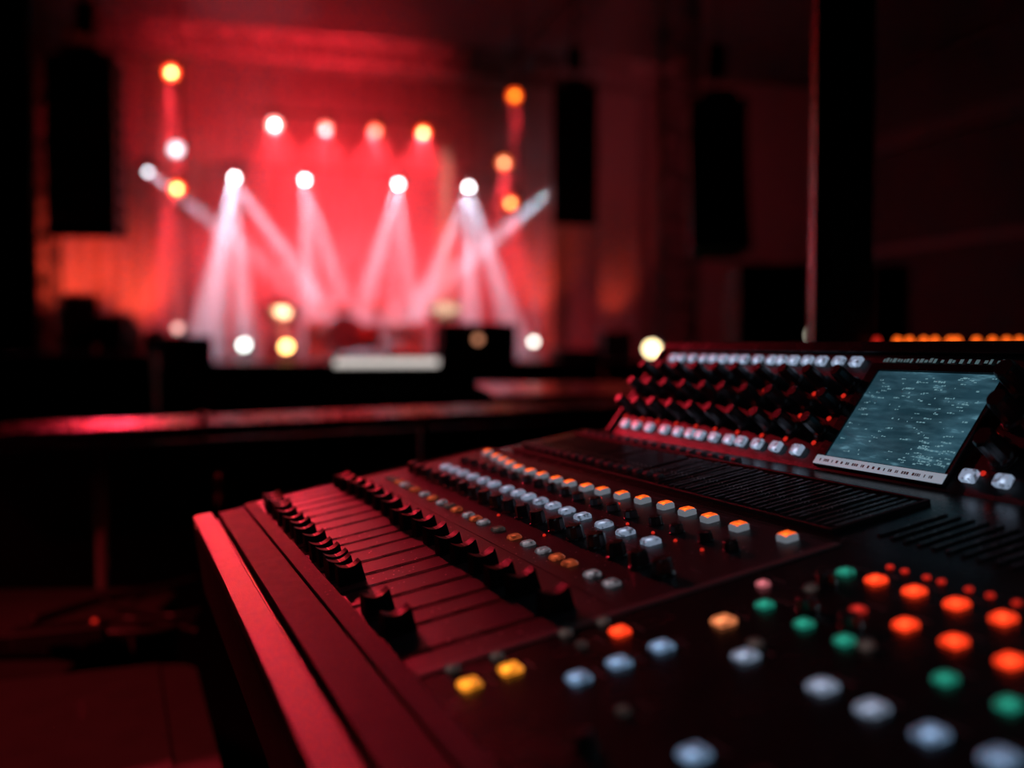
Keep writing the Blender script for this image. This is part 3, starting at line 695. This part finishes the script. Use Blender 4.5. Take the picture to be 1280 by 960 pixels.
# ================================================================== MIXING DESK
TILT = math.radians(10.2)
dU = at(142, 432, 1.0) - EYE; dU.z = 0; dU.normalize()          # along the desk, away from the eye
VH = Vector((dU.y, -dU.x, 0)); V = VH*math.cos(TILT) + Vector((0, 0, math.sin(TILT)))
NN = Vector((0, 0, math.cos(TILT))) - VH*math.sin(TILT)
HGT = .16
DM = Matrix(((-dU.x, V.x, NN.x, 0), (-dU.y, V.y, NN.y, 0), (-dU.z, V.z, NN.z, 0), (0, 0, 0, 1)))
org = EYE - NN*HGT
DM = Matrix.Translation(org) @ DM
desk = bpy.data.objects.new('mixing_desk', None); COL.objects.link(desk); desk.matrix_world = DM; desk.empty_display_size = .1
tag(desk, 'large black sound mixing desk with rows of faders, knobs and lit keys', 'mixing desk')
K = .001
def T(u, v, z=0): return Matrix.Translation((-u*K, v*K, z*K))
BA = math.radians(52) - TILT; BV = 419
BR = Matrix.Translation((0, BV*K, 0)) @ Matrix.Rotation(BA, 4, 'X')
def TB(u, w, h=0): return BR @ Matrix.Translation((-u*K, w*K, h*K))
def dbox(name, u0, u1, v0, v1, z0, z1, m, b=1.0, M=None):
    mb = MB(); lo = (-max(u0, u1)*K, v0*K, z0*K); hi = (-min(u0, u1)*K, v1*K, z1*K)
    if b: mb.bbox(lo, hi, b*K)
    else: mb.box(lo, hi)
    return mb.obj(name, m, desk, M)
UE, UN = 922, -40                                             # far and near end of the desk
# body: section in the upright plane, turned into the desk's frame
def sec(h, z): return ((h*math.cos(TILT) + z*math.sin(TILT))*K, (-h*math.sin(TILT) + z*math.cos(TILT))*K)
def pv(v, z): return (v*math.cos(TILT) - z*math.sin(TILT), v*math.sin(TILT) + z*math.cos(TILT))
bt = 108
bw = lambda w_, h_=0: (BV + w_*math.cos(BA) - h_*math.sin(BA), w_*math.sin(BA) + h_*math.cos(BA))
poly = [sec(*pv(34, -8)), sec(*pv(430, -8)), sec(520, 84-8), sec(560, 70), sec(560, -62), sec(44, -62)]
MB().prism(poly, -UE*K, -UN*K).obj('lower_body', M_body, desk)
# bridge
UB = 854
poly = [(bw(0, -1)[0]*K, bw(0, -1)[1]*K), (bw(bt, -1)[0]*K, bw(bt, -1)[1]*K), sec(pv(*bw(bt))[0]+34, pv(*bw(bt))[1]), sec(560, 100), sec(560, 40), sec(*pv(430, -8))]
MB().prism(poly, -UB*K, -UN*K).obj('meter_bridge', M_body, desk)
dbox('bridge_rim', UB, UN, 98.5, bt, -1, 2.2, M_panel2, .6, BR)
dbox('bridge_cheek', UB, UB-5, 0, 98, -1, 3, M_arm, .8, BR)
# front strips
dbox('arm_rest', 921, UN, 35, 52, -22, 0, M_arm, 1.2)
dbox('front_panel', 914, UN, 56.5, 79, -22, -.6, M_frontp, .8)
dbox('front_trim', 919, UN, 79.8, 91, -8, .6, M_trim, .5)
# the surface panels
dbox('fader_panel', 921, 409, 91.4, 318, -8, 0, M_panel, 0)
dbox('section_ridge', 408.8, 402.8, 91.4, 318, -8, .9, mat('ridge_paint', (.16,.13,.13), .45), .4)
dbox('key_panel', 402.5, UN, 91.4, 318, -8, 0, M_panel2, 0)
dbox('upper_panel', 900, UN, 318.6, 418, -8, -.2, M_panel2, 0)
dbox('end_strip', 922, 921.2, 91.4, 318, -8, 1.2, M_trim, .2)
dbox('row_line', 912, 412, 192.5, 193.3, 0, .25, M_groove, 0)
dbox('row_line', 912, 412, 318.2, 319.2, 0, .5, M_groove, 0)

# fader slots and caps
def slot_mesh(l):
    mb = MB(); w_, t = 1.3*K, .5*K; L2 = l*K/2
    mb.box((-w_, -L2, 0.02*K), (w_, L2, .08*K))
    return mb.mesh('fader_slot', M_slot)
def lip_mesh(l):
    mb = MB(); L2 = l*K/2
    for s in (-1, 1): mb.box((s*1.7*K-.35*K, -L2, 0), (s*1.7*K+.35*K, L2, .35*K))
    mb.box((-2*K, -L2-.7*K, 0), (2*K, -L2, .35*K)); mb.box((-2*K, L2, 0), (2*K, L2+.7*K, .35*K))
    return mb.mesh('slot_lip', M_panel2)
def cap_mesh():
    mb = MB(); n = 9; W_, L_ = 4.9*K, 7.4*K
    rows = []
    for i in range(n):
        t = -1 + 2*i/(n-1); y = L_*t; z = (9.4 + 2.6*t*t)*K
        rows.append((y, z))
    vs = []
    for y, z in rows:
        k = .92 if abs(y) > L_*.9 else 1.0
        vs += [(-W_*1.08, y*1.10, 0), (-W_, y, z*.55), (-W_*.86*k, y*.96, z), (W_*.86*k, y*.96, z), (W_, y, z*.55), (W_*1.08, y*1.10, 0)]
    fs = []
    for i in range(n-1):
        for k in range(5): fs.append((i*6+k, (i+1)*6+k, (i+1)*6+k+1, i*6+k+1))
        fs.append((i*6+5, (i+1)*6+5, (i+1)*6, i*6))
    fs += [tuple(range(5, -1, -1)), tuple((n-1)*6+k for k in range(6))]
    mb.add(vs, fs); me = mb.mesh('fader_cap', M_cap)
    return me
def capline_mesh():
    mb = MB(); mb.box((-3.9*K, -.35*K, 9.42*K), (3.9*K, .35*K, 9.6*K)); return mb.mesh('cap_line', mat('cap_line', (.25,.22,.22), .5))
m_slot, m_lip, m_cap, m_line = slot_mesh(86), lip_mesh(86), cap_mesh(), capline_mesh()
up_u = [432, 470.5, 494.6, 526, 557, 584, 615, 645.6, 672, 695, 732, 761, 791, 820.8, 848, 876, 898]
up_v = [168, 167, 164, 166, 165.5, 164.5, 166, 167.5, 166, 165, 168, 168.5, 169, 169, 168, 166, 166]
for u, v in zip(up_u, up_v):
    s_ = inst('fader_slot', m_slot, desk, T(u, 134)); inst('slot_lip', m_lip, s_, Matrix.Identity(4))
    c_ = inst('fader_cap', m_cap, desk, T(u, v+2)); inst('cap_line', m_line, c_, Matrix.Identity(4))
lo_u = [466, 504, 576, 594, 609, 631, 651, 681, 711, 735, 759, 789, 818, 834, 850, 866, 884]
for u in lo_u:
    c_ = inst('fader_cap', m_cap, desk, T(u, 101 + random.uniform(-1.5, 1.5), .4)); inst('cap_line', m_line, c_, Matrix.Identity(4))
# the small reddish button at the end of the nearest slot
# ---- keys
def key_mesh(wu, wv, h, m, nm='key'):
    mb = MB(); mb.bbox((-wu*K/2, -wv*K/2, 0), (wu*K/2, wv*K/2, h*K), 1.1*K); return mb.mesh(nm, m)
def top_mesh(wu, wv, h, m):
    mb = MB(); mb.bbox((-wu*K/2, -wv*K/2, (h-.3)*K), (wu*K/2, wv*K/2, (h+.35)*K), .7*K); return mb.mesh('key_light', m)
k_body = key_mesh(9.5, 9, 3.8, M_keybody, 'lit_key'); k_or = top_mesh(8.2, 7.6, 3.8, M_orange)
or_u = [884, 851, 827, 803, 777, 751, 727, 699.5, 676, 651, 629, 603.7, 578.4, 551.4, 525.6, 500.6, 470.8, 432.5]
for u in or_u:
    t = max(0, (u-640)/240); v = 303 - 10*min(1, max(0, (u-560)/120)) + (12*max(0, (u-780)/100) if u > 780 else 0)
    if u < 440: v = 307
    k_ = inst('lit_key', k_body, desk, T(u, v)); inst('key_light', k_or, k_, Matrix.Identity(4))
k_wh = key_mesh(10, 9.5, 3.0, M_white, 'white_key')
for i, u in enumerate([866, 842, 818, 792, 766, 742, 713, 690, 670, 648, 626, 603.5, 579.5, 549, 521, 491]):
    inst('white_key', k_wh, desk, T(u, 257))
k_sm = [key_mesh(8.5, 8, 2.2, m, 'small_key') for m in (M_dimkey, key_mat('key_dim_orange', (.25,.12,.08), (1.0,.16,.05), .22), key_mat('key_dim_white', (.3,.3,.32), (.8,.75,.85), .12))]
low_u = [880, 864, 848, 831, 815, 798.6, 771, 748.6, 725.6, 707, 689.4, 663.6, 648, 632.6, 604.6, 576, 554, 531, 511.6, 494.5, 466.4, 444.8]
for i, u in enumerate(low_u):
    inst('small_key', k_sm[(0 if i < 2 else (1, 2, 1, 2, 0)[i % 5]) if i < 17 else (2, 1, 1, 2, 2)[i-17]], desk, T(u, 207))
# ---- rotary knobs on the surface
def knob_mesh(r, h, m, nm='rotary_knob'):
    mb = MB(); seg = 18; vs = []
    prof = [(r*1.15, 0, 0), (r*1.15, .12*h, 0), (r, .2*h, 1), (r*.92, .9*h, 1), (r*.8, h, 0), (.001, h, 0)]
    for rr, z, fl in prof:
        for k in range(seg):
            a = 2*math.pi*k/seg; q = rr*(1 + (.05 if k % 2 else -.03)*fl); vs.append((q*math.cos(a)*K, q*math.sin(a)*K, z*K))
    fs = [(i*seg+k, i*seg+(k+1) % seg, (i+1)*seg+(k+1) % seg, (i+1)*seg+k) for i in range(len(prof)-1) for k in range(seg)]
    fs.append(tuple(range(seg-1, -1, -1)))
    mb.add(vs, fs); return mb.mesh(nm, m)
def pointer_mesh(r, h):
    mb = MB(); mb.box((-.4*K, r*.2*K, h*K-.1*K), (.4*K, r*.8*K, (h+.25)*K)); return mb.mesh('pointer', mat('pointer_white', (.35,.33,.33), .5))
kA, pA = knob_mesh(5.4, 9, M_knob), pointer_mesh(5.4, 9)
for i, u in enumerate([888, 862, 838, 812, 787, 764, 742, 716, 692, 668, 645, 620, 594, 566, 538, 510, 484, 458, 436]):
    k_ = inst('rotary_knob', kA, desk, T(u, 232 + random.uniform(-1, 1)) @ Matrix.Rotation(random.uniform(-2, 2), 4, 'Z')); inst('pointer', pA, k_, Matrix.Identity(4))
kB, pB = knob_mesh(4.2, 5.5, M_knob), pointer_mesh(4.2, 5.5)
for i, u in enumerate([872, 848, 822, 798, 774, 750, 724, 700, 676, 652, 628, 602, 576, 550, 522, 496, 468, 442]):
    k_ = inst('rotary_knob', kB, desk, T(u, 278 + random.uniform(-1, 1)) @ Matrix.Rotation(random.uniform(-2, 2), 4, 'Z')); inst('pointer', pB, k_, Matrix.Identity(4))
# small glowing red dots between the rows, put in for glints
gleam_dot = MB().lathe([(1.1*K, 0), (1.0*K, .9*K), (.4*K, 1.3*K)], 10).mesh('led_gleam', M_redglow)
for i in range(8):
    inst('led_gleam', gleam_dot, desk, T(640 - i*26 + random.uniform(-3, 3), random.choice((243, 268, 289, 222))))
# printed legends: pale strokes beside the keys
def legend_mesh():
    mb = MB(); x = -5
    while x < 5:
        l = random.uniform(.8, 2.0); mb.box((x*K, -.5*K, 0), ((x+l)*K, .5*K, .06*K)); x += l + .6
    return mb.mesh('legend', mat('print_grey', (.22,.21,.21), .6))
lg = [legend_mesh() for _ in range(4)]
for i, u in enumerate(or_u[6:]):
    inst('legend', lg[i % 4], desk, T(u, 313 if u > 440 else 318)); inst('legend', lg[(i+1) % 4], desk, T(u-3, 247))
# ---- ribbed meter bank on the upper panel
rib = MB(); 
rib.prism([(-31*K, 0), (31*K, 0), (30*K, 2.2*K), (-30*K, 2.2*K)], -1.5*K, 1.5*K)
rib = rib.mesh('rib', M_rib)
bank_lo, bank_hi = 428, 872
n = 0; u = bank_hi
while u > bank_lo:
    o = inst('rib', rib, desk, T(u, 362 + random.uniform(-1, 1)) @ Matrix.Diagonal((1, random.uniform(.92, 1.0), random.uniform(.7, 1.1), 1))); u -= 7.4
dbox('bank_frame', bank_hi+6, bank_lo-6, 328, 330, -.2, 2.6, M_body, .4); dbox('bank_frame', bank_hi+6, bank_lo-6, 394.5, 396.5, -.2, 2.6, M_body, .4)
dbox('bank_frame', bank_lo-4, bank_lo-6, 330, 394.5, -.2, 2.6, M_body, .4)
gk = key_mesh(8, 6, 3.2, mat('grey_key', (.16,.16,.17), .35), 'grey_key')
for i in range(17): inst('grey_key', gk, desk, T(874 - i*15.5, 342, 1.2)); inst('grey_key', gk, desk, T(868 - i*15.5, 405))
# second small ribbed bank right of it
u = 400
while u > 120:
    inst('rib', rib, desk, T(u, 362) @ Matrix.Diagonal((.7, .75, .45, 1))); u -= 9
# ---- right hand key field
def keyset(m): return key_mesh(9.5, 9, 2.2, m, 'lit_key')
kf = {n_: keyset(m) for n_, m in dict(R=M_redk, W=M_white, B=M_whiteb, G=M_green, A=M_amber, P=M_peach, K=M_pink, D=M_reddim, Z=M_dimkey).items()}
field = [('A', 378.8, 106.3), ('A', 380.8, 125.3), ('R', 383.3, 178.8), ('Z', 382, 159.2), ('B', 352, 143.1), ('B', 353.4, 162.3), ('B', 355.1, 183.3),
 ('Z', 313.6, 142.5), ('B', 270.6, 145.3), ('P', 359.7, 217.2), ('W', 322.7, 202.1), ('K', 384.7, 256.1), ('G', 362.2, 240.4), ('G', 332.3, 238.0), ('G', 307.5, 237.8),
 ('G', 368.7, 290.9), ('D', 327.9, 262.5), ('R', 350.2, 292.2), ('R', 327.7, 292.7), ('R', 304.9, 293), ('R', 282.1, 292.9), ('R', 303.1, 264.3), ('R', 278.9, 264.6),
 ('G', 258.3, 239.3), ('W', 281.9, 205.9), ('W', 257.9, 206.7), ('B', 233.6, 207.8), ('B', 211.1, 211.7), ('R', 259, 293), ('R', 254, 264.6), ('B', 190, 210), ('G', 232, 239)]
small = key_mesh(6, 6, 2.5, M_dimkey, 'small_key')
for n_, u, v in field:
    k = .62 if n_ in 'KD' else (.52 if n_ == 'Z' else .78 if n_ == 'G' else (.88 if n_ == 'R' else 1.0))
    inst('lit_key', kf[n_], desk, T(u, v) @ Matrix.Diagonal((k, k, 1, 1)))
for u, v in ((400, 106), (398, 126), (400, 160), (400, 179), (364, 267), (330, 212), (298, 240)): inst('small_key', small, desk, T(u, v))
for u in (359.6, 350.4, 337.2, 328.8, 313.8, 302.8, 290, 277): inst('led_gleam', gleam_dot, desk, T(u, 309) @ Matrix.Diagonal((1.6, 1.6, 1, 1)))
for u, v in ((345, 250), (318, 250), (364, 276), (300, 120), (240, 150)):
    k_ = inst('rotary_knob', kB, desk, T(u, v)); inst('pointer', pB, k_, Matrix.Identity(4))
for i, (n_, u, v) in enumerate(field): inst('legend', lg[i % 4], desk, T(u, v + 9))
# ---- bridge: keys, knobs, glowing dots that paint the red gleam below them
bk = key_mesh(10.5, 8.0, 3.6, key_mat('key_bridge_lit', (0.5, 0.52, 0.56), (0.55, 0.72, 1.0), 0.42), 'white_key')
for u in (823.6, 809.5, 790, 771, 755.5, 740, 724, 709, 690, 671.7, 658, 643, 626, 609.7, 590.6, 572): inst('white_key', bk, desk, TB(u, 90))
for u in (829.6, 808, 784, 757.4, 735.4, 716, 700.5, 680, 659, 643, 622, 599.5, 575.3, 422.9, 399.9, 377, 354): inst('white_key', bk, desk, TB(u, 11.5))
kC, pC = knob_mesh(5.2, 19, M_knob, 'tall_knob'), pointer_mesh(5.2, 19)
ring = MB().lathe([(7.2*K, 0), (7.2*K, .8*K), (5.8*K, 1.1*K)], 18).mesh('knob_collar', M_blackm)
for c_ in range(10):
    for w_ in (70, 50, 29):
        u = 563 + 30.5*c_ + (0, 1, -1)[c_ % 3]
        k_ = inst('tall_knob', kC, desk, TB(u, w_) @ Matrix.Rotation(random.uniform(-2, 2), 4, 'Z')); inst('pointer', pC, k_, Matrix.Identity(4)); inst('knob_collar', ring, k_, Matrix.Identity(4))
        inst('led_gleam', gleam_dot, desk, TB(u+1.5, w_-9.5) @ Matrix.Diagonal((1.7, 1.7, 1, 1)))
kD = knob_mesh(7.0, 21, M_knob, 'tall_knob')
for u, w_ in ((426, 74), (419, 53), (413, 27), (392, 64), (388, 40), (395, 82)):
    k_ = inst('tall_knob', kD, desk, TB(u-4, w_)); inst('knob_collar', ring, k_, Matrix.Diagonal((1.3, 1.3, 1, 1))); inst('led_gleam', gleam_dot, desk, TB(u+3, w_-12) @ Matrix.Diagonal((1.5, 1.5, 1, 1)))
# ---- screen
sc_ = dbox('screen', 552, 437, 2.5, 88, -.5, 1.6, M_body, .6, BR)
def sbox(name, u0, u1, w0, w1, h0, h1, m):
    mb = MB(); mb.box((-u0*K, w0*K, h0*K), (-u1*K, w1*K, h1*K)); return mb.obj(name, m, sc_)
ms = bpy.data.materials.new('screen_picture'); ms.use_nodes = True; nt = ms.node_tree; b = nt.nodes['Principled BSDF']
b.inputs['Base Color'].default_value = (.01, .015, .02, 1); b.inputs['Roughness'].default_value = .2
tc_ = nt.nodes.new('ShaderNodeTexCoord'); mp = nt.nodes.new('ShaderNodeMapping'); mp.inputs['Scale'].default_value = (45, 190, 1)
n1 = nt.nodes.new('ShaderNodeTexNoise'); n1.inputs['Scale'].default_value = 1.0; n1.inputs['Detail'].default_value = 5
nt.links.new(tc_.outputs['Object'], mp.inputs[0]); nt.links.new(mp.outputs[0], n1.inputs['Vector'])
n2 = nt.nodes.new('ShaderNodeTexNoise'); n2.inputs['Scale'].default_value = 14; nt.links.new(tc_.outputs['Object'], n2.inputs['Vector'])
cr = nt.nodes.new('ShaderNodeValToRGB'); e = cr.color_ramp.elements
e[0].position = .40; e[0].color = (.012, .040, .058, 1); e[1].position = .74; e[1].color = (.085, .20, .26, 1)
k = cr.color_ramp.elements.new(.60); k.color = (.024, .068, .094, 1)
nt.links.new(n1.outputs['Fac'], cr.inputs[0])
mm = nt.nodes.new('ShaderNodeMapRange'); mm.inputs[1].default_value = .3; mm.inputs[2].default_value = .7; mm.inputs[3].default_value = .6; mm.inputs[4].default_value = 1.5
nt.links.new(n2.outputs['Fac'], mm.inputs[0])
nt.links.new(cr.outputs[0], b.inputs['Emission Color']); nt.links.new(mm.outputs[0], b.inputs['Emission Strength'])
sbox('display', 543, 440, 10.5, 82, 1.6, 1.9, ms)
sbox('bezel_edge', 552, 543.5, 10, 86, 1.6, 2.8, M_panel2); sbox('bezel_edge', 552, 437, 82.5, 88, 1.6, 3.0, M_panel2)
lb = sbox('label_strip', 551, 437.5, 3.2, 9.8, 1.6, 2.2, mat('label_white', (.55,.57,.6), .5, emit=(.62,.78,.95), estr=.34))
# rows of tiny glyph-like marks on the display and its labels
glow = mat('screen_glyph', (.02,.03,.03), .3, emit=(.35,.72,.85), estr=.36); ink = mat('label_ink', (.22,.24,.26), .6)
mb = MB()
for _ in range(170):
    w_ = 13 + 66*random.random()**(1.0 if random.random() < .5 else .4); x = random.uniform(444, 541)
    if random.random() < .2: w_ = random.uniform(13, 26); x = random.uniform(442, 478)
    for _ in range(random.choice((1, 1, 2, 3))):
        l = random.uniform(.4, 2.2); mb.box((-x*K, w_*K, 1.9*K), (-(x-l)*K, (w_+random.uniform(.3, 1.1))*K, 1.96*K)); x -= l + random.uniform(.4, .9)
        if x < 443: break
tag(mb.obj('screen_text', glow, sc_), kind='stuff')
mb = MB(); x = 546
while x > 446:
    l = random.uniform(.8, 2.0); mb.box((-x*K, 5.4*K, 2.2*K), (-(x-l)*K, 7.4*K, 2.24*K)); x -= l + random.choice((.5, .6, 3))
tag(mb.obj('label_text', ink, sc_), kind='stuff')
mb = MB(); x = 547
while x > 445:
    l = random.uniform(1.2, 3.0)
    for _ in range(2): mb.box((-x*K, random.uniform(91, 92)*K, .05*K), (-(x-l)*K, random.uniform(93, 95)*K, .3*K))
    x -= l + random.choice((1, 1.5, 4))
mb.obj('bezel_legend', mat('print_teal', (.3,.42,.45), .5, emit=(.4,.7,.75), estr=.12), desk, BR)

# the table the desk stands on
zb = org.z - .062
tx = thing('desk_table', 'black table under the mixing desk', 'table', Vector((org.x, org.y, 0)), None, (0, 0, math.atan2(-dU.y, -dU.x)))
MB().bbox((-.90, .06, zb-.04), (.04, .56, zb-.0005), .004).obj('tabletop', M_black, tx)
for sx in (-.82, 0.0):
    for sy in (.12, .50): MB().bar((sx, sy, 0), (sx, sy, zb-.04), .02, 8).obj('leg', M_blackm, tx)

# ================================================================== HAZE over the stage
mh = bpy.data.materials.new('haze'); mh.use_nodes = True; nt = mh.node_tree; nt.nodes.clear()
out = nt.nodes.new('ShaderNodeOutputMaterial'); vs_ = nt.nodes.new('ShaderNodeVolumeScatter')
vs_.inputs['Color'].default_value = (1, 1, 1, 1); vs_.inputs['Density'].default_value = .085; vs_.inputs['Anisotropy'].default_value = .25
nt.links.new(vs_.outputs[0], out.inputs['Volume'])
aL, aR = ab(atb(64, 300, 3))[0], ab(atb(742, 300, 3))[0]
o = MB().box((aL, .6, DECK+.03), (aR, BB-.6, CEIL-.05), stm()).obj('stage_haze', mh)
tag(o, 'thin haze hanging over the stage and showing the beams of light', 'haze', None, 'stuff')
